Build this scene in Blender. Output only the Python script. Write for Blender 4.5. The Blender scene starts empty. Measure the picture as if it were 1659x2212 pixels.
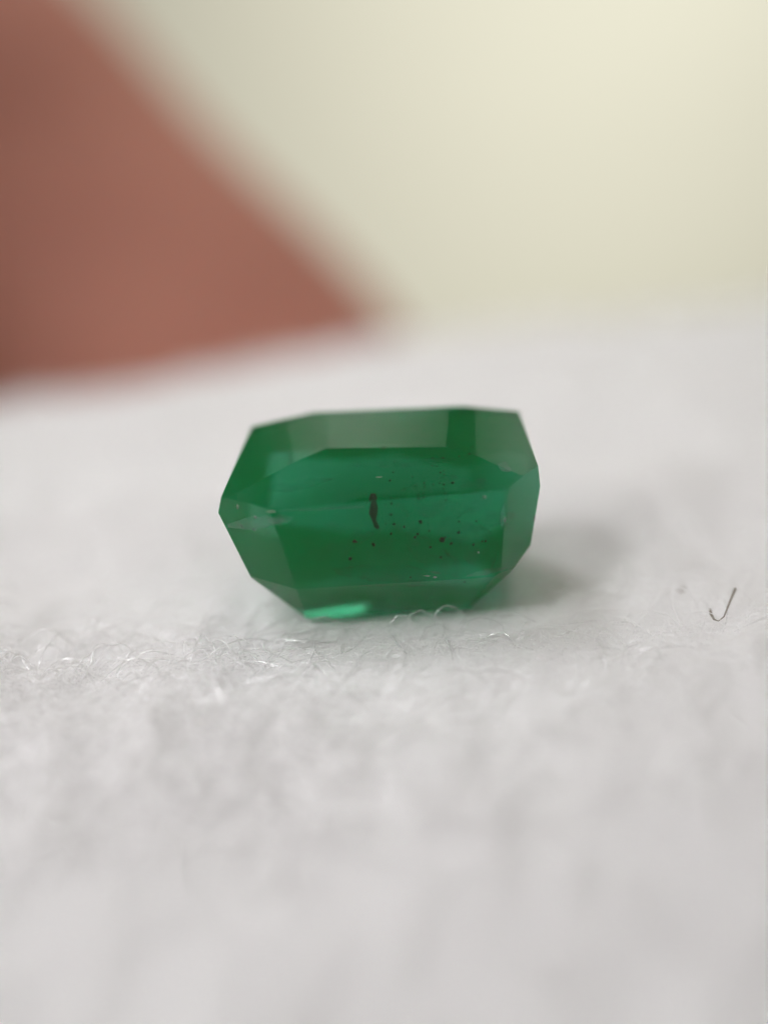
import bpy, math, random
import numpy as np
from mathutils import Vector, Matrix, noise

# ------------------------------------------------------------------ camera, world, light, exposure
S = 0.001                      # everything below is authored in millimetres
PITCH = math.radians(25.0)     # camera looks down at the cloth
CAM = np.array((0.0, -19.0, 11.0))
FPX, CX, CY = 2530.0, 829.5, 1106.0      # focal length and centre for a 1659 x 2212 picture
FWD = np.array((0.0, math.cos(PITCH), -math.sin(PITCH)))
UPV = np.array((0.0, math.sin(PITCH), math.cos(PITCH)))
RGT = np.array((1.0, 0.0, 0.0))

scene = bpy.context.scene
col = scene.collection
cam_d = bpy.data.cameras.new('camera')
cam_o = bpy.data.objects.new('camera', cam_d)
col.objects.link(cam_o)
cam_o.location = Vector(CAM * S)
cam_o.rotation_euler = (math.radians(90.0) - PITCH, 0, 0)
cam_d.sensor_fit = 'HORIZONTAL'
cam_d.sensor_width = 36.0
cam_d.lens = 36.0 * FPX / 1659.0
cam_d.clip_start = 0.0005
cam_d.clip_end = 20.0
cam_d.dof.use_dof = True
cam_d.dof.focus_distance = 21.1 * S
cam_d.dof.aperture_fstop = cam_d.lens / 2.7      # entrance pupil of 2.7 mm
scene.camera = cam_o

world = bpy.data.worlds.new('World')
scene.world = world
world.use_nodes = True
wb = world.node_tree.nodes['Background']
wb.inputs['Color'].default_value = (1.0, 0.91, 0.76, 1)
wb.inputs['Strength'].default_value = 0.16


def area_light(name, loc, target, size, power, colour, spread=180.0):
    d = bpy.data.lights.new(name, 'AREA')
    d.shape = 'DISK'
    d.size = size * S
    d.energy = power
    d.color = colour
    d.spread = math.radians(spread)
    o = bpy.data.objects.new(name, d)
    col.objects.link(o)
    o.location = Vector(loc) * S
    v = (Vector(target) - Vector(loc))
    o.rotation_euler = v.to_track_quat('-Z', 'Y').to_euler()
    return o


area_light('back_left_key_light', (-58, 42, 92), (-8, 3, 0), 60, 0.0027, (0.98, 0.97, 1.0), 24)  # main light from back left; lamp unseen, tight beam added to dim near right
area_light('gem_glow_light', (22, 66, 134), (0, 0, 0), 18, 0.0060, (1.0, 0.95, 0.78))  # unseen source added to make the stone's lower edge glow green
area_light('front_fill_light', (-85, -45, 95), (-9, -3, 0), 50, 0.0029, (0.99, 0.98, 1.0), 22)  # soft fill added to brighten the near cloth, stands for no fixture
area_light('glint_light', (-46, -33, 44), (-4, -1, 0), 0.8, 0.00035, (1.0, 0.98, 0.97), 44)  # tiny unseen source added so the fibres glint
area_light('crown_reflection_light', (-36, 197, 225), (0, 0, 0), 66, 0.012, (1.0, 0.98, 0.93))  # added for its reflection in the crown facets, no real fixture
area_light('crown_reflection_light', (72, 186, 222), (0, 0, 0), 62, 0.012, (1.0, 0.98, 0.93))  # second added source, mirrored in the right-hand crown facets
area_light('wall_fill_light', (78, 70, 250), (15, 230, -190), 90, 0.285, (0.97, 0.985, 0.94), 66)  # out-of-view fill added to brighten the wall alone

vs = scene.view_settings
vs.view_transform = 'Standard'
vs.look = 'None'
vs.exposure = 0.0
vs.gamma = 1.0
vs.use_curve_mapping = False
scene.cycles.max_bounces = 24
scene.cycles.diffuse_bounces = 12
scene.cycles.transmission_bounces = 12
scene.cycles.volume_bounces = 4
scene.cycles.caustics_refractive = True
scene.cycles.caustics_reflective = True
scene.cycles.blur_glossy = 0.3
scene.cycles.sample_clamp_indirect = 6.0


# ------------------------------------------------------------------ helpers
def Q(px, py, d):
    """picture position at a depth (mm) -> world mm"""
    return CAM + RGT * ((px - CX) / FPX * d) + UPV * ((CY - py) / FPX * d) + FWD * d


def cam_xyz(x, d, z):
    return CAM + RGT * x + UPV * z + FWD * d


def new_mat(name):
    m = bpy.data.materials.new(name)
    m.use_nodes = True
    nt = m.node_tree
    nt.nodes.clear()
    out = nt.nodes.new('ShaderNodeOutputMaterial')
    return m, nt, out


def node(nt, kind, **inputs):
    n = nt.nodes.new(kind)
    for k, v in inputs.items():
        n.inputs[k.replace('_', ' ')].default_value = v
    return n


def mesh_obj(name, verts, faces, mat, parent=None, smooth=False, origin=(0, 0, 0)):
    me = bpy.data.meshes.new(name)
    og = np.array(origin, dtype=float)
    v = (np.array(verts, dtype=float) - og) * S
    me.from_pydata(v.tolist(), [], [tuple(int(i) for i in f) for f in faces])
    if smooth:
        me.polygons.foreach_set('use_smooth', [True] * len(me.polygons))
    me.update()
    if mat:
        me.materials.append(mat)
    o = bpy.data.objects.new(name, me)
    col.objects.link(o)
    o.location = Vector(og * S)
    if parent is not None:
        o.parent = parent
        o.location = Vector(og * S) - parent.location
    return o


def tag(o, label=None, cat=None, group=None, kind=None):
    if label: o['label'] = label
    if cat: o['category'] = cat
    if group: o['group'] = group
    if kind: o['kind'] = kind
    return o


def tube(points, radii, sides=8):
    """closed tube round a polyline"""
    pts = np.array(points, dtype=float)
    n = len(pts)
    verts, faces = [], []
    t0 = pts[1] - pts[0]
    ref = np.array((0.3, 0.2, 1.0))
    for i in range(n):
        t = pts[min(i + 1, n - 1)] - pts[max(i - 1, 0)]
        t = t / np.linalg.norm(t)
        a = np.cross(t, ref); a /= np.linalg.norm(a)
        b = np.cross(t, a)
        for k in range(sides):
            an = 2 * math.pi * k / sides
            verts.append(pts[i] + radii[i] * (math.cos(an) * a + math.sin(an) * b))
    for i in range(n - 1):
        for k in range(sides):
            k2 = (k + 1) % sides
            faces.append((i * sides + k, i * sides + k2, (i + 1) * sides + k2, (i + 1) * sides + k))
    faces.append(tuple(range(sides - 1, -1, -1)))
    faces.append(tuple((n - 1) * sides + k for k in range(sides)))
    return verts, faces


# ------------------------------------------------------------------ materials
def mat_cloth():
    m, nt, out = new_mat('white_felt')
    tc = node(nt, 'ShaderNodeTexCoord')
    n1 = node(nt, 'ShaderNodeTexNoise', Scale=900.0, Detail=6.0, Roughness=0.65)
    n2 = node(nt, 'ShaderNodeTexNoise', Scale=5200.0, Detail=4.0, Roughness=0.7)
    nt.links.new(tc.outputs['Object'], n1.inputs['Vector'])
    nt.links.new(tc.outputs['Object'], n2.inputs['Vector'])
    ramp = nt.nodes.new('ShaderNodeValToRGB')
    ramp.color_ramp.elements[0].position = 0.3
    ramp.color_ramp.elements[0].color = (0.86, 0.857, 0.86, 1)
    ramp.color_ramp.elements[1].position = 0.7
    ramp.color_ramp.elements[1].color = (0.93, 0.927, 0.93, 1)
    nt.links.new(n1.outputs['Fac'], ramp.inputs['Fac'])
    b = node(nt, 'ShaderNodeBump', Strength=0.55, Distance=0.00012)
    nt.links.new(n2.outputs['Fac'], b.inputs['Height'])
    p = node(nt, 'ShaderNodeBsdfPrincipled', Roughness=0.9)
    p.inputs['Specular IOR Level'].default_value = 0.1
    p.inputs['Sheen Weight'].default_value = 0.2
    nt.links.new(ramp.outputs['Color'], p.inputs['Base Color'])
    nt.links.new(b.outputs['Normal'], p.inputs['Normal'])
    nt.links.new(p.outputs['BSDF'], out.inputs['Surface'])
    return m


def mat_fibre(name, colour, rough=0.28, trans=0.62, gloss=0.03):
    m, nt, out = new_mat(name)
    d = node(nt, 'ShaderNodeBsdfDiffuse', Color=colour)
    t = node(nt, 'ShaderNodeBsdfTranslucent', Color=colour)
    g = node(nt, 'ShaderNodeBsdfGlossy', Color=(1, 1, 1, 1), Roughness=rough)
    m1 = node(nt, 'ShaderNodeMixShader', Fac=trans)
    m2 = node(nt, 'ShaderNodeMixShader', Fac=gloss)
    nt.links.new(d.outputs[0], m1.inputs[1]); nt.links.new(t.outputs[0], m1.inputs[2])
    nt.links.new(m1.outputs[0], m2.inputs[1]); nt.links.new(g.outputs[0], m2.inputs[2])
    nt.links.new(m2.outputs[0], out.inputs['Surface'])
    return m


def mat_plain(name, colour, rough=0.8, noise_scale=None, dark=0.85):
    m, nt, out = new_mat(name)
    p = node(nt, 'ShaderNodeBsdfPrincipled', Roughness=rough)
    if noise_scale:
        tc = node(nt, 'ShaderNodeTexCoord')
        n1 = node(nt, 'ShaderNodeTexNoise', Scale=noise_scale, Detail=5.0)
        mx = nt.nodes.new('ShaderNodeMix'); mx.data_type = 'RGBA'
        mx.inputs[6].default_value = tuple(c * dark for c in colour[:3]) + (1,)
        mx.inputs[7].default_value = colour
        nt.links.new(tc.outputs['Object'], n1.inputs['Vector'])
        nt.links.new(n1.outputs['Fac'], mx.inputs[0])
        nt.links.new(mx.outputs[2], p.inputs['Base Color'])
    else:
        p.inputs['Base Color'].default_value = colour
    nt.links.new(p.outputs['BSDF'], out.inputs['Surface'])
    return m


def mat_gem(name, ground):
    m, nt, out = new_mat(name)
    tc = node(nt, 'ShaderNodeTexCoord')
    # polishing marks and tiny surface waviness
    mp = nt.nodes.new('ShaderNodeMapping')
    mp.inputs['Scale'].default_value = (400, 900, 2600)
    n1 = node(nt, 'ShaderNodeTexNoise', Scale=1.0, Detail=5.0, Roughness=0.6)
    nt.links.new(tc.outputs['Object'], mp.inputs['Vector'])
    nt.links.new(mp.outputs['Vector'], n1.inputs['Vector'])
    b = node(nt, 'ShaderNodeBump', Strength=0.10, Distance=0.00003)
    nt.links.new(n1.outputs['Fac'], b.inputs['Height'])
    n2 = node(nt, 'ShaderNodeTexNoise', Scale=1300.0, Detail=4.0, Roughness=0.6)
    nt.links.new(tc.outputs['Object'], n2.inputs['Vector'])
    mr = nt.nodes.new('ShaderNodeMapRange')
    mr.inputs['From Min'].default_value = 0.35; mr.inputs['From Max'].default_value = 0.7
    mr.inputs['To Min'].default_value = 0.025; mr.inputs['To Max'].default_value = 0.085
    nt.links.new(n2.outputs['Fac'], mr.inputs['Value'])
    p = node(nt, 'ShaderNodeBsdfPrincipled', IOR=1.58)
    p.inputs['Base Color'].default_value = (1, 1, 1, 1)
    p.inputs['Transmission Weight'].default_value = 1.0
    nt.links.new(mr.outputs['Result'], p.inputs['Roughness'])
    nt.links.new(b.outputs['Normal'], p.inputs['Normal'])
    if ground:                      # unpolished girdle: scuffed and pale
        df = node(nt, 'ShaderNodeBsdfDiffuse', Color=(0.55, 0.66, 0.64, 1))
        n3 = node(nt, 'ShaderNodeTexNoise', Scale=2600.0, Detail=5.0, Roughness=0.7)
        nt.links.new(tc.outputs['Object'], n3.inputs['Vector'])
        m3 = nt.nodes.new('ShaderNodeMapRange')
        m3.inputs['From Min'].default_value = 0.42; m3.inputs['From Max'].default_value = 0.75
        m3.inputs['To Min'].default_value = 0.03; m3.inputs['To Max'].default_value = 0.22
        nt.links.new(n3.outputs['Fac'], m3.inputs['Value'])
        ms = nt.nodes.new('ShaderNodeMixShader')
        nt.links.new(m3.outputs['Result'], ms.inputs[0])
        nt.links.new(p.outputs['BSDF'], ms.inputs[1]); nt.links.new(df.outputs[0], ms.inputs[2])
        nt.links.new(ms.outputs[0], out.inputs['Surface'])
    else:
        nt.links.new(p.outputs['BSDF'], out.inputs['Surface'])
    ab = node(nt, 'ShaderNodeVolumeAbsorption', Color=(0.0, 0.75, 0.485, 1), Density=1300.0)
    sc = node(nt, 'ShaderNodeVolumeScatter', Color=(0.015, 0.90, 0.38, 1), Density=420.0)
    ad = nt.nodes.new('ShaderNodeAddShader')
    nt.links.new(ab.outputs[0], ad.inputs[0]); nt.links.new(sc.outputs[0], ad.inputs[1])
    nt.links.new(ad.outputs[0], out.inputs['Volume'])
    return m


def mat_skin():
    m, nt, out = new_mat('skin')
    tc = node(nt, 'ShaderNodeTexCoord')
    n1 = node(nt, 'ShaderNodeTexNoise', Scale=110.0, Detail=3.0)
    n2 = node(nt, 'ShaderNodeTexVoronoi', Scale=1800.0)
    nt.links.new(tc.outputs['Object'], n1.inputs['Vector'])
    nt.links.new(tc.outputs['Object'], n2.inputs['Vector'])
    mx = nt.nodes.new('ShaderNodeMix'); mx.data_type = 'RGBA'
    mx.inputs[6].default_value = (0.34, 0.130, 0.099, 1)
    mx.inputs[7].default_value = (0.58, 0.262, 0.193, 1)
    nt.links.new(n1.outputs['Fac'], mx.inputs[0])
    b = node(nt, 'ShaderNodeBump', Strength=0.3, Distance=0.0001)
    nt.links.new(n2.outputs['Distance'], b.inputs['Height'])
    p = node(nt, 'ShaderNodeBsdfPrincipled', Roughness=0.8)
    p.inputs['Specular IOR Level'].default_value = 0.25
    p.inputs['Subsurface Weight'].default_value = 0.25
    p.inputs['Subsurface Radius'].default_value = (1.0, 0.35, 0.2)
    p.inputs['Subsurface Scale'].default_value = 0.0012
    nt.links.new(mx.outputs[2], p.inputs['Base Color'])
    nt.links.new(b.outputs['Normal'], p.inputs['Normal'])
    nt.links.new(p.outputs['BSDF'], out.inputs['Surface'])
    return m


# ------------------------------------------------------------------ setting: wall behind
M_WALL = mat_plain('cream_wall_paint', (0.80, 0.775, 0.66, 1), 0.85, 12.0, 0.97)
wv, wf = [], []
NX, NZ = 24, 20
for j in range(NZ + 1):
    for i in range(NX + 1):
        x = -420 + 840 * i / NX
        z = -320 + 640 * j / NZ
        wv.append((x, 230 + 0.6 * noise.noise(Vector((x * .02, 0, z * .02))), z))
for j in range(NZ):
    for i in range(NX):
        a = j * (NX + 1) + i
        wf.append((a, a + 1, a + NX + 2, a + NX + 1))
tag(mesh_obj('wall', wv, wf, M_WALL), kind='structure')


# ------------------------------------------------------------------ the gem's facets as planes (cut like a real stone)
def clip(polys, p, n):
    """keep the side against the normal; polys = list of (facet name, vertices)"""
    res, cut = [], []
    for nm, vs_ in polys:
        d = [float(np.dot(v - p, n)) for v in vs_]
        new = []
        for i in range(len(vs_)):
            a, b_ = vs_[i], vs_[(i + 1) % len(vs_)]
            da, db = d[i], d[(i + 1) % len(vs_)]
            if da <= 1e-9: new.append(a)
            if (da < -1e-9 and db > 1e-9) or (da > 1e-9 and db < -1e-9):
                q = a + (b_ - a) * (da / (da - db))
                new.append(q); cut.append(q)
            elif abs(da) <= 1e-9:
                cut.append(a)
        if len(new) >= 3: res.append((nm, new))
    if len(cut) >= 3:
        c = np.mean(cut, axis=0)
        u = np.cross(n, (0.31, 0.77, 0.55)); u /= np.linalg.norm(u)
        w = np.cross(n, u)
        cut = sorted(cut, key=lambda q: math.atan2(np.dot(q - c, w), np.dot(q - c, u)))
        uniq = []
        for q in cut:
            if not uniq or np.linalg.norm(q - uniq[-1]) > 1e-5: uniq.append(q)
        if len(uniq) > 1 and np.linalg.norm(uniq[0] - uniq[-1]) <= 1e-5: uniq.pop()
        if len(uniq) >= 3: res.append(('new', uniq))
    return res


def box_polys(lo, hi):
    x0, y0, z0 = lo; x1, y1, z1 = hi
    v = [np.array(t, dtype=float) for t in ((x0, y0, z0), (x1, y0, z0), (x1, y1, z0), (x0, y1, z0),
                                            (x0, y0, z1), (x1, y0, z1), (x1, y1, z1), (x0, y1, z1))]
    f = ((0, 3, 2, 1), (4, 5, 6, 7), (0, 1, 5, 4), (1, 2, 6, 5), (2, 3, 7, 6), (3, 0, 4, 7))
    return [('box', [v[i] for i in q]) for q in f]


INNER = cam_xyz(-0.05, 22.4, 0.0)


def plane3(a, b, c):
    n = np.cross(b - a, c - a); n = n / np.linalg.norm(n)
    if np.dot(INNER - a, n) > 0: n = -n
    return a, n


def on_plane(px, py, pl):
    p, n = pl
    dirv = Q(px, py, 1.0) - CAM
    t = np.dot(p - CAM, n) / np.dot(dirv, n)
    return CAM + dirv * t


planes = {}
G_L, G_R = Q(477, 1104, 20.62), Q(1166, 1048, 20.62)
A = planes['crown front'] = plane3(G_L, G_R, Q(830, 966, 21.5))
B = planes['crown upper front'] = plane3(on_plane(706, 968, A), on_plane(962, 965, A), Q(830, 880, 22.5))
T2, T3 = on_plane(704, 889, B), on_plane(965, 878, B)
TB = Q(830, 1106 - (1106 - 876) * 0.925, 24.6)
planes['table'] = plane3(T2, T3, TB + UPV * 0.0)
P0, P1, P2 = on_plane(506, 1068, A), on_plane(636, 998, A), on_plane(706, 968, A)
P3, P4, P5 = on_plane(962, 965, A), on_plane(1028, 984, A), on_plane(1160, 1042, A)
C1 = planes['crown corner left inner'] = plane3(P1, P2, T2)
T1 = on_plane(620, 903, C1)
planes['crown corner left outer'] = plane3(P0, P1, T1)
D1 = planes['crown corner right inner'] = plane3(P3, P4, T3)
T4 = on_plane(1032, 881, D1)
planes['crown corner right outer'] = plane3(P4, P5, T4)
F1 = planes['pavilion front'] = plane3(Q(590, 1112, 20.62), Q(1095, 1070, 20.62), Q(850, 1262, 21.1))
K_L, K_R = Q(668, 1340, 21.95), Q(1018, 1311, 21.95)
F2 = planes['pavilion lower front'] = plane3(on_plane(640, 1273, F1), on_plane(1080, 1246, F1), (K_L + K_R) / 2)
L1a, L1b = on_plane(590, 1126, F1), on_plane(640, 1273, F1)
L1 = planes['pavilion corner left'] = plane3(L1a, L1b, Q(478, 1098, 20.98))
L1c = on_plane(545, 1246, L1)
planes['pavilion lower corner left'] = plane3(L1b, L1c, K_L)
R1a, R1b = on_plane(1092, 1105, F1), on_plane(1082, 1236, F1)
planes['pavilion corner right'] = plane3(R1a, R1b, Q(1146, 1178, 21.5))
planes['pavilion lower corner right'] = plane3(R1b, Q(1100, 1240, 21.45), K_R)
dv = FWD * 3.0
planes['table edge left'] = plane3(Q(541, 919, 22.2), Q(696, 885, 22.4), Q(541, 919, 22.2) + dv * 1.0 + UPV * 0.05)
planes['table edge right'] = plane3(Q(1122, 886, 22.2), Q(975, 874, 22.4), Q(1122, 886, 22.2) + dv)
planes['end left crown'] = plane3(Q(476, 1106, 21.3), Q(541, 918, 22.2), Q(476, 1106, 21.3) + dv)
planes['end left pavilion'] = plane3(Q(475, 1106, 21.3), Q(545, 1246, 21.6), Q(475, 1106, 21.3) + dv)
planes['end left lower pavilion'] = plane3(Q(545, 1246, 21.6), K_L, Q(545, 1246, 21.6) + dv)
planes['end right crown'] = plane3(Q(1166, 1050, 21.3), Q(1122, 885, 22.2), Q(1166, 1050, 21.3) + dv)
planes['end right pavilion'] = plane3(Q(1166, 1050, 21.3), Q(1146, 1178, 21.5), Q(1166, 1050, 21.3) + dv)
planes['end right mid pavilion'] = plane3(Q(1146, 1178, 21.5), Q(1090, 1247, 21.6), Q(1146, 1178, 21.5) + dv)
planes['end right lower pavilion'] = plane3(Q(1090, 1247, 21.5), Q(1018, 1311, 21.9), Q(1090, 1247, 21.5) + dv)
# the far side: it lies on its rear pavilion facet
def cplane(pt, nrm):
    nn = np.array(nrm, dtype=float); nn /= np.linalg.norm(nn)
    w = RGT * nn[0] + FWD * nn[1] + UPV * nn[2]
    return cam_xyz(*pt), w
tilt = 0.08
planes['rear lower pavilion'] = ((K_L + K_R) / 2, np.array((0.05, 0.10, -1.0)) / np.linalg.norm((0.05, 0.10, -1.0)))
planes['rear pavilion'] = cplane((0, 24.5, 0.1), (0.04, 1.0, -0.68))
planes['rear crown'] = cplane((0, 24.5, 0.1), (-0.12, 1.0, 0.75))
planes['rear crown second'] = cplane((0.6, 24.3, 0.3), (0.30, 1.0, 0.62))
planes['rear pavilion second'] = cplane((-0.5, 24.25, -0.3), (-0.28, 1.0, -0.75))
planes['rear upper crown'] = cplane((0, 23.7, 1.25), (0.0, 0.8, 1.0))
for sx in (-1, 1):
    planes['rear corner crown %d' % sx] = cplane((sx * 2.35, 23.9, 0.2), (sx * 1.0, 1.0, 0.7))
    planes['rear corner pavilion %d' % sx] = cplane((sx * 2.35, 23.9, 0.2), (sx * 1.0, 1.0, -0.7))

polys = box_polys(INNER - 8, INNER + 8)
for nm, (p, n) in planes.items():
    polys = clip(polys, p, n)
    polys = [(nm if k == 'new' else k, v) for k, v in polys]

gv, gf, gnames, key = [], [], [], {}
for nm, vv in polys:
    idx = []
    for q in vv:
        k = tuple(np.round(q, 3))
        if k not in key:
            key[k] = len(gv); gv.append(q)
        if not idx or idx[-1] != key[k]: idx.append(key[k])
    if len(idx) > 2 and idx[0] == idx[-1]: idx.pop()
    if len(set(idx)) < 3: continue
    n = planes[nm][1] if nm in planes else None
    nn = np.zeros(3)
    for i in range(len(idx)):
        nn += np.cross(gv[idx[i]], gv[idx[(i + 1) % len(idx)]])
    if n is not None and np.dot(nn, n) < 0: idx.reverse()
    gf.append(idx); gnames.append(nm)
GEM_BASE = np.array(min(gv, key=lambda q: q[2]))


def inside_gem(pts, margin=0.0):
    ok = np.ones(len(pts), dtype=bool)
    for p, n in planes.values():
        ok &= ((pts - p) @ n) < margin
    return ok


# ------------------------------------------------------------------ cloth with its nap
rng = np.random.default_rng(11)
random.seed(5)


def edge_y(x):                      # where the cloth folds away behind the stone
    return 20.6 + 0.30 * x - 0.004 * x * x + 0.5 * math.sin(x * 0.35 + 1.0) if abs(x) < 30 else 20.6 + 0.30 * math.copysign(30, x) - 3.6


def lump(x, y):
    v = Vector((x * 0.27 + y * 0.19 + 7.7, y * 0.27 - x * 0.19 + 2.3, 0.11 * x + 3.1))
    a = 0.20 * noise.noise(v) + 0.13 * noise.noise(v * 2.7) + 0.055 * noise.noise(v * 6.1) + 0.022 * noise.noise(v * 15.0)
    r = math.hypot(x, (y - 1.0) * 1.2)
    k = min(1.0, max(0.0, (r - 2.6) / 3.0))
    a *= 1.0 - 0.45 * min(1.0, max(0.0, (-3.0 - y) / 3.0))
    return a * (0.12 + 0.88 * k) + 0.06 * max(-30.0, min(30.0, x)) - 0.32 * math.log1p(math.exp(min(30.0, (-2.6 - y) * 1.2))) / 1.2


CLOTH_Z = -0.17


def cloth_pt(x, v):
    """v = distance along the sheet: flat to the fold, then round it and down"""
    e = edge_y(x)
    R = 3.6
    if v < e - R:
        return (x, v, CLOTH_Z + lump(x, v))
    s = v - (e - R)
    an = s / R
    if an < math.pi / 2:
        return (x, e - R + R * math.sin(an), CLOTH_Z - R + R * math.cos(an) + lump(x, v))
    return (x + 0.0, e + 0.4 * noise.noise(Vector((x * .2, v * .2, 9))), CLOTH_Z - R - (s - R * math.pi / 2) + lump(x, v))


xs = np.concatenate([np.linspace(-60, -13, 40, endpoint=False), np.linspace(-13, 13, 260, endpoint=False), np.linspace(13, 60, 41)])
vsn = np.concatenate([np.linspace(-70, -12, 40, endpoint=False), np.linspace(-12, 24, 330, endpoint=False), np.linspace(24, 60, 30)])
cv = [cloth_pt(float(x), float(v)) for v in vsn for x in xs]
nx = len(xs)
cf = [(j * nx + i, j * nx + i + 1, (j + 1) * nx + i + 1, (j + 1) * nx + i) for j in range(len(vsn) - 1) for i in range(nx - 1)]
M_CLOTH = mat_cloth()
cloth = mesh_obj('cloth', cv, cf, M_CLOTH, smooth=True)
tag(cloth, 'white fuzzy felt cloth under the green gemstone, folding away at its far edge', 'cloth')


def fibre_set(n, xr, yr, length, height, radius, npts, curl, seed):
    r = np.random.default_rng(seed)
    x = r.uniform(xr[0], xr[1], n); y = r.uniform(yr[0], yr[1], n)
    L = r.uniform(length[0], length[1], n)
    th = r.uniform(0, 2 * math.pi, n)
    kap = r.normal(0, curl, n)
    kap2 = r.normal(0, curl * 0.8, n)
    h = r.uniform(height[0], height[1], n) * r.uniform(0.2, 1, n)
    h = h * np.clip((np.hypot(x, y + 0.3) - 1.6) / 2.2, 0.22, 1.0)
    ph = r.uniform(0, 2 * math.pi, n); fr = r.uniform(0.7, 1.8, n)
    rad = r.uniform(radius[0], radius[1], n)
    pts = np.zeros((n, npts, 3))
    cx_, cy_ = x.copy(), y.copy()
    for k in range(npts):
        t = k / (npts - 1)
        pts[:, k, 0] = cx_; pts[:, k, 1] = cy_
        pts[:, k, 2] = h * np.sin(math.pi * t) + 0.12 * h * np.sin(ph + 6.28 * fr * t)
        a = th + kap * t * L + kap2 * np.sin(3.0 * t + ph) * 0.8
        cx_ = cx_ + np.cos(a) * L / (npts - 1)
        cy_ = cy_ + np.sin(a) * L / (npts - 1)
    ex = np.array([edge_y(float(v)) for v in x]) - 2.6
    keep = []
    for i in range(n):
        bad = False
        for k in range(npts):
            px_, py_ = pts[i, k, 0], pts[i, k, 1]
            pts[i, k, 2] += cloth_pt(px_, py_)[2] - 0.01
            if py_ > edge_y(px_) + 1.5: bad = True; break
        if not bad: keep.append(i)
    pts, rad = pts[keep], rad[keep]
    flat = pts.reshape(-1, 3)
    ins = inside_gem(flat, 0.012).reshape(len(pts), npts).any(axis=1)
    return pts[~ins], rad[~ins]


def curves_obj(name, sets, mat, parent):
    counts, pos, rad = [], [], []
    for p, r in sets:
        counts += [p.shape[1]] * p.shape[0]
        pos.append(p.reshape(-1, 3))
        rr = np.repeat(r[:, None], p.shape[1], axis=1)
        t = np.linspace(0, 1, p.shape[1])
        rr = rr * (0.55 + 0.45 * np.sin(math.pi * np.clip(t, 0, 1)))[None, :]
        rad.append(rr.reshape(-1))
    pos = np.concatenate(pos) * S; rad = np.concatenate(rad) * S
    cu = bpy.data.hair_curves.new(name)
    cu.add_curves(counts)
    cu.attributes['position'].data.foreach_set('vector', pos.astype(np.float32).ravel())
    at = cu.attributes.get('radius') or cu.attributes.new('radius', 'FLOAT', 'POINT')
    at.data.foreach_set('value', rad.astype(np.float32))
    cu.materials.append(mat)
    o = bpy.data.objects.new(name, cu)
    col.objects.link(o)
    o.parent = parent
    return o


M_FIB = mat_fibre('white_fibre', (0.98, 0.977, 0.98, 1))
M_SHINE = mat_fibre('glossy_fibre', (0.99, 0.985, 0.99, 1), 0.13, 0.62, 0.28)
nap = curves_obj('fibres', [
    fibre_set(26000, (-9, 9), (-8, 6), (0.4, 1.7), (0.04, 0.34), (0.0025, 0.006), 7, 0.8, 1),
    fibre_set(11000, (-16, 16), (-15, 20), (0.8, 3.0), (0.05, 0.55), (0.006, 0.013), 8, 0.8, 2),
    fibre_set(900, (-3.4, 3.4), (-2.4, 1.5), (0.6, 2.0), (0.10, 0.40), (0.004, 0.008), 10, 1.5, 3),
], M_FIB, cloth)
tag(nap, kind='stuff')
shiny = curves_obj('glossy_fibres', [
    fibre_set(420, (-9, 9), (-5, 5), (0.5, 1.6), (0.15, 0.5), (0.008, 0.016), 9, 0.5, 21),
    fibre_set(600, (-8, -0.5), (-5, 0), (0.6, 1.8), (0.15, 0.6), (0.010, 0.020), 9, 0.4, 22),
], M_SHINE, cloth)
tag(shiny, kind='stuff')

# ------------------------------------------------------------------ the gemstone
M_GEM = mat_gem('emerald', False)
M_GIRDLE = mat_gem('emerald_scuffed', True)
gem = bpy.data.objects.new('gemstone', None)
gem.empty_display_size = 0.001
col.objects.link(gem)
gem.location = Vector(GEM_BASE * S)
tag(gem, 'dark green step-cut emerald with black specks lying tilted on white cloth', 'gemstone')
body = mesh_obj('body', gv, gf, M_GEM, gem, origin=GEM_BASE)
body.data.materials.append(M_GIRDLE)
for poly, nm in zip(body.data.polygons, gnames):
    poly.material_index = 1 if nm == 'girdle strip' else 0

M_DARK = mat_plain('dark_inclusion', (0.015, 0.045, 0.028, 1), 0.7)
M_BROWN = mat_plain('brown_inclusion', (0.08, 0.045, 0.038, 1), 0.7)
M_WHITE = mat_plain('white_inclusion', (0.75, 0.85, 0.8, 1), 0.5)


def front(px, py):
    """depth of the stone's near surface at a picture position"""
    dirv = Q(px, py, 1.0) - CAM
    best = 0.0
    for p, n in planes.values():
        dn = np.dot(dirv, n)
        if dn < 0:
            best = max(best, np.dot(p - CAM, n) / dn)
    return best


def zc(x, y):                           # from an enlarged crop to picture position
    return (560 + x / 1.595) * 0.771, (1080 + y / 1.595) * 0.771


def blob(px, py, depth, rx, rz, mat, name='inclusion', seed=0):
    r = random.Random(seed)
    d = front(px, py) + depth
    c = Q(px, py, d)
    verts, faces = [], []
    NR, NS = 5, 8
    sc_ = d / FPX
    for j in range(NR + 1):
        la = math.pi * j / NR
        for k in range(NS):
            lo = 2 * math.pi * k / NS
            w = 1 + 0.45 * (r.random() - 0.5) * 2
            verts.append(c + (RGT * rx * math.sin(la) * math.cos(lo) * w + UPV * rz * math.cos(la) * w
                              + FWD * min(rx, rz) * math.sin(la) * math.sin(lo) * w) * sc_)
    for j in range(NR):
        for k in range(NS):
            k2 = (k + 1) % NS
            faces.append((j * NS + k, j * NS + k2, (j + 1) * NS + k2, (j + 1) * NS + k))
    return mesh_obj(name, verts, faces, mat, gem, smooth=True, origin=c)


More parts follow.
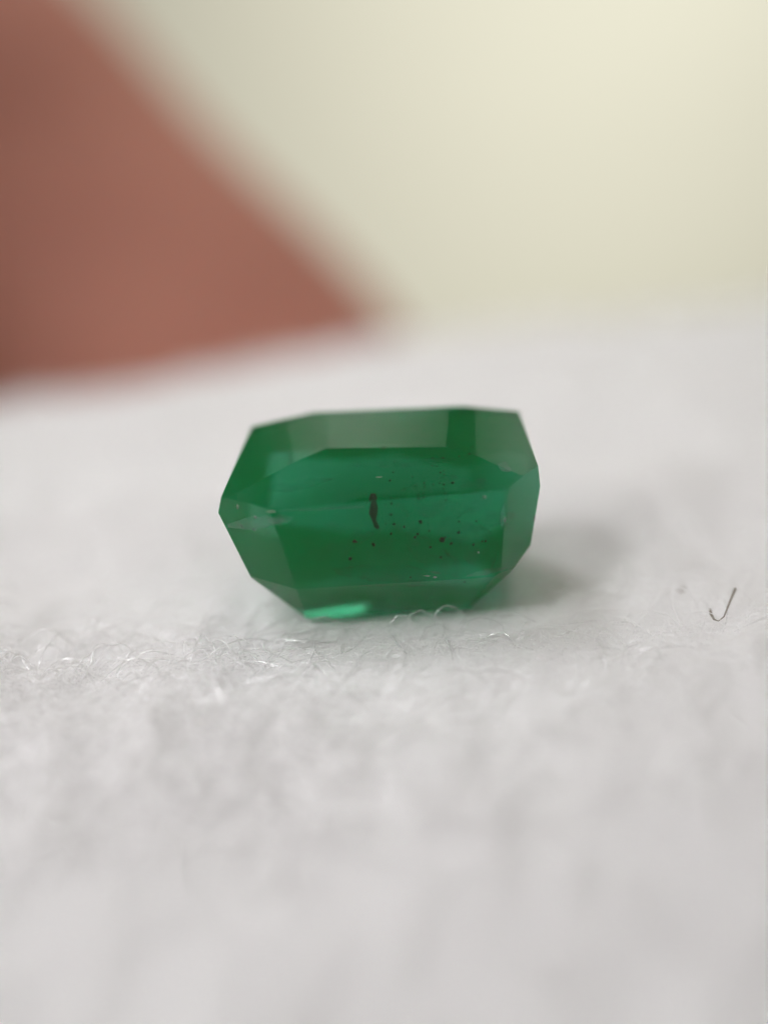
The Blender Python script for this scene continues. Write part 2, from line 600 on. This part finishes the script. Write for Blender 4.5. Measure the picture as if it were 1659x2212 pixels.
specks = [(865, 395, 4), (852, 447, 6), (855, 520, 5), (855, 572, 5), (865, 607, 6), (912, 622, 6), (985, 603, 8), (972, 650, 7),
          (960, 668, 6), (855, 655, 6), (775, 708, 8), (1120, 695, 6), (1155, 648, 7), (1030, 717, 5), (1075, 755, 6), (1220, 703, 6),
          (1275, 690, 5), (823, 308, 6), (1130, 455, 7), (1072, 450, 4), (950, 415, 4), (1040, 380, 4), (1180, 860, 4), (940, 852, 4),
          (1215, 300, 4), (700, 690, 5), (672, 768, 7), (910, 395, 3), (1005, 470, 4), (1090, 395, 3)]
rs = random.Random(77)
specks += [(rs.gauss(1040, 130), rs.uniform(300, 700), rs.uniform(2.5, 4.5)) for _ in range(34)]
for i, (x, y, r) in enumerate(specks):
    px, py = zc(x, y)
    blob(px, py, 0.12 + 0.35 * ((i * 37) % 10) / 10.0, r * 0.44 * (1 + 0.6 * ((i * 13) % 5) / 5), r * 0.46, M_DARK, seed=i)
for i, (x, y, rx, ry) in enumerate(((1082, 686, 12, 8), (1490, 590, 6, 10), (690, 692, 8, 5))):
    px, py = zc(x, y)
    blob(px, py, 0.12, rx * 0.6, ry * 0.6, M_BROWN, seed=60 + i)
# the long curved brown inclusion
pth = []
for x, y in ((776, 506), (777, 528), (774, 560), (778, 592), (787, 614), (797, 626)):
    px, py = zc(x, y)
    pth.append(Q(px, py, front(px, py) + 0.38))
v_, f_ = tube(pth, [0.045, 0.075, 0.08, 0.035, 0.045, 0.03], 8)
curved = mesh_obj('curved_inclusion', v_, f_, M_BROWN, gem, smooth=True, origin=pth[0])
curved['label'] = 'long curved brown inclusion inside the stone'
for i, (x, y, rx, ry) in enumerate(((1272, 497, 7, 6), (800, 412, 14, 3), (250, 588, 5, 4), (1015, 850, 14, 3), (1050, 856, 8, 4), (1362, 600, 4, 12),
                                    (170, 540, 3, 10), (320, 562, 18, 3), (1245, 745, 5, 4))):
    px, py = zc(x, y)
    blob(px, py, 0.04, rx * 0.5, ry * 0.5, M_WHITE, 'pale_inclusion', seed=90 + i)

# cloudy veils inside the stone and pale patches: scuffed girdle plus its painted reflection
def mat_veil(name, colour, amax, scale, lo):
    m, nt, out = new_mat(name)
    tc = node(nt, 'ShaderNodeTexCoord')
    n = node(nt, 'ShaderNodeTexNoise', Scale=scale, Detail=6.0, Roughness=0.65)
    nt.links.new(tc.outputs['Object'], n.inputs['Vector'])
    mr = nt.nodes.new('ShaderNodeMapRange')
    mr.inputs['From Min'].default_value = lo; mr.inputs['From Max'].default_value = 0.75
    mr.inputs['To Min'].default_value = 0.0; mr.inputs['To Max'].default_value = amax
    nt.links.new(n.outputs['Fac'], mr.inputs['Value'])
    t = nt.nodes.new('ShaderNodeBsdfTransparent')
    d = node(nt, 'ShaderNodeBsdfDiffuse', Color=colour)
    x = nt.nodes.new('ShaderNodeMixShader')
    nt.links.new(mr.outputs['Result'], x.inputs[0])
    nt.links.new(t.outputs[0], x.inputs[1]); nt.links.new(d.outputs[0], x.inputs[2])
    nt.links.new(x.outputs[0], out.inputs['Surface'])
    return m


def veil(name, mat, k, px, py, dep, wx, wz, yaw, roll, wob):
    d0 = front(px, py) + dep
    c = Q(px, py, d0)
    ca, sa = math.cos(roll), math.sin(roll)
    verts, faces = [], []
    NU, NV = 12, 6
    for j in range(NV + 1):
        for i in range(NU + 1):
            u, v = i / NU * 2 - 1, j / NV * 2 - 1
            e = math.sqrt(max(0.0, 1 - 0.85 * v * v)) * (1 + 0.25 * noise.noise(Vector((v * 3, k, 0.5))))
            uu, vv = u * wx * e, v * wz * (1 - 0.3 * u * u + 0.35 * noise.noise(Vector((u * 3, k, 4.5))))
            x_, z_ = uu * ca - vv * sa, uu * sa + vv * ca
            dd = wob * (1.4 * yaw * u + noise.noise(Vector((u * 2, v * 2, k * 3.3))))
            if wob < 0.02:                      # a scuff follows the surface
                qx, qy = px + x_, py - z_
                verts.append(Q(qx, qy, front(qx, qy) + dep + dd))
            else:
                verts.append(c + (RGT * x_ + UPV * z_) * d0 / FPX + FWD * dd)
    for j in range(NV):
        for i in range(NU):
            a = j * (NU + 1) + i
            faces.append((a, a + 1, a + NU + 2, a + NU + 1))
    if inside_gem(np.array(verts), -0.003).all():
        mesh_obj(name, verts, faces, mat, gem, smooth=True, origin=c)
    else:
        print('veil outside', k)


M_VEIL = mat_veil('pale_veil', (0.20, 0.62, 0.46, 1), 0.30, 2600.0, 0.42)
M_SCUFF_SHEEN = mat_veil('pale_scuff_sheen', (0.55, 0.75, 0.74, 1), 0.42, 1900.0, 0.30)
for k, a_ in enumerate(((960, 1075, 0.35, 110, 42, 0.5, 0.1), (930, 1190, 0.45, 95, 30, -0.5, -0.6), (720, 1165, 0.5, 90, 40, 0.4, 0.25),
                        (1035, 1180, 0.25, 40, 60, 0.3, 0.3), (840, 1230, 0.5, 130, 22, 0.2, -0.05), (610, 1190, 0.35, 45, 50, 0.3, 0.4), (1010, 1120, 0.6, 90, 26, -0.4, 0.15),
                        (640, 1060, 0.4, 80, 16, 0.2, 0.2), (880, 1010, 0.35, 120, 10, 0.2, 0.05), (850, 1150, 0.7, 60, 60, 0.5, 0.8))):
    veil('veil', M_VEIL, k, *a_, 0.07)
for k, a_ in enumerate(((556, 1129, 0.02, 66, 15, 0, 0.10), (606, 1122, 0.03, 26, 12, 0, 0.1), (690, 1099, 0.02, 110, 3, 0, 0.05), (1086, 1112, 0.02, 5, 26, 0, -0.1),
                        (1050, 1235, 0.03, 42, 7, 0, 0.2), (940, 1236, 0.03, 14, 3, 0, -0.2), (1090, 1010, 0.02, 16, 9, 0, -0.5))):
    veil('scuff_sheen', M_SCUFF_SHEEN, 20 + k, *a_, 0.004)

def ground(px, py, h=0.1):
    d = Q(px, py, 1.0) - CAM
    z = CLOTH_Z
    for _ in range(6):
        q = CAM + d * ((z + h - CAM[2]) / d[2])
        z = CLOTH_Z + lump(float(q[0]), float(q[1]))
    return q


# ------------------------------------------------------------------ single fibres that curl up against the stone
arcs = [[(938, 1352), (942, 1322), (962, 1308), (985, 1313), (1004, 1328)], [(878, 1354), (888, 1326), (910, 1318), (934, 1330)],
        [(842, 1346), (858, 1330), (882, 1332), (890, 1348)], [(676, 1338), (700, 1333), (724, 1342), (768, 1356)],
        [(1004, 1345), (1060, 1322), (1120, 1326), (1164, 1348)], [(640, 1352), (700, 1362), (770, 1352), (812, 1338)],
        [(985, 1372), (1010, 1340), (1050, 1334), (1085, 1350), (1090, 1376)], [(906, 1386), (920, 1356), (948, 1348), (970, 1362)]]
arc_pts = []
for a_ in arcs:
    pxy = np.array(a_, dtype=float)
    u = np.linspace(0, len(a_) - 1, 10)
    xx = np.interp(u, np.arange(len(a_)), pxy[:, 0]); yy = np.interp(u, np.arange(len(a_)), pxy[:, 1])
    arc_pts.append([Q(x, y, min(21.5, float(np.dot(ground(x, y, 0.05) - CAM, FWD)) - 0.04)) for x, y in zip(xx, yy)])
loops = curves_obj('curled_fibres', [(np.array(arc_pts), np.full(len(arc_pts), 0.0095))], M_SHINE, cloth)
tag(loops, kind='stuff')

# ------------------------------------------------------------------ bits on the cloth
M_HAIR = mat_plain('dark_hair', (0.28, 0.25, 0.21, 1), 0.6)


pts = [ground(px, py, hh) for px, py, hh in ((1588, 1272, .42), (1580, 1292, .36), (1572, 1312, .30), (1564, 1332, .24), (1552, 1342, .2), (1542, 1338, .2), (1535, 1325, .22), (1534, 1316, .26))]
v_, f_ = tube(pts, [0.030, 0.020, 0.018, 0.014, 0.010, 0.018, 0.030, 0.022], 7)
tag(mesh_obj('lint_hair', v_, f_, M_HAIR, smooth=True, origin=pts[4]), 'short dark hooked hair stuck in the white nap', 'hair')


def speck(px, py, rx, ry, seed, label):
    c = ground(px, py, 0.14)
    r = random.Random(seed)
    verts, faces = [], []
    NR, NS = 5, 8
    for j in range(NR + 1):
        la = math.pi * j / NR
        for k in range(NS):
            lo = 2 * math.pi * k / NS
            w = 1 + 0.5 * (r.random() - 0.5)
            verts.append(c + np.array((rx * math.sin(la) * math.cos(lo) * w, ry * math.sin(la) * math.sin(lo) * w, 0.6 * ry * math.cos(la) * w)))
    for j in range(NR):
        for k in range(NS):
            k2 = (k + 1) % NS
            faces.append((j * NS + k, j * NS + k2, (j + 1) * NS + k2, (j + 1) * NS + k))
    return tag(mesh_obj('dirt_speck', verts, faces, M_HAIR, smooth=True, origin=c), label, 'speck', 'dirt specks in the nap')


speck(1472, 1274, 0.085, 0.05, 1, 'flat dark dirt speck beside the hooked hair')
speck(430, 1557, 0.065, 0.06, 2, 'round dark dirt speck alone on the open cloth in front of the gemstone')

# ------------------------------------------------------------------ the finger behind the cloth
M_SKIN = mat_skin()
M_NAIL = mat_plain('fingernail', (0.62, 0.40, 0.34, 1), 0.3)
tip, root = Q(820, 1300, 46.0), Q(-575, -280, 60.0)
ax = root - tip
LEN = float(np.linalg.norm(ax)); ax = ax / LEN
side = np.cross(ax, UPV); side /= np.linalg.norm(side)
nrm = np.cross(side, ax)
prof = [(0.0, 0.6), (0.3, 2.4), (1.0, 4.3), (2.2, 5.9), (4, 7.2), (7, 8.1), (11, 8.4), (16, 8.3), (20, 8.1), (24, 8.5), (28, 8.8), (32, 8.5), (38, 8.6), (46, 9.1), (54, 9.5), (62, 9.8), (74, 10.2)]
verts, faces = [], []
NS = 28
for s_, r_ in prof:
    c = tip + ax * s_
    for k in range(NS):
        an = 2 * math.pi * k / NS
        wr = 1.0 + 0.015 * math.sin(s_ * 2.1 + 3 * an)
        flat = 0.93 if math.sin(an) < 0 else 1.0
        verts.append(c + (side * math.cos(an) * r_ * 1.04 + nrm * math.sin(an) * r_ * flat) * wr)
for j in range(len(prof) - 1):
    for k in range(NS):
        k2 = (k + 1) % NS
        faces.append((j * NS + k, j * NS + k2, (j + 1) * NS + k2, (j + 1) * NS + k))
faces.append(tuple(range(NS - 1, -1, -1)))
faces.append(tuple((len(prof) - 1) * NS + k for k in range(NS)))
finger = mesh_obj('finger', verts, faces, M_SKIN, smooth=True, origin=tip)
sub = finger.modifiers.new('smooth', 'SUBSURF'); sub.levels = 2; sub.render_levels = 2
tag(finger, 'reddish brown bare finger held behind the far fold of the white cloth', 'finger')
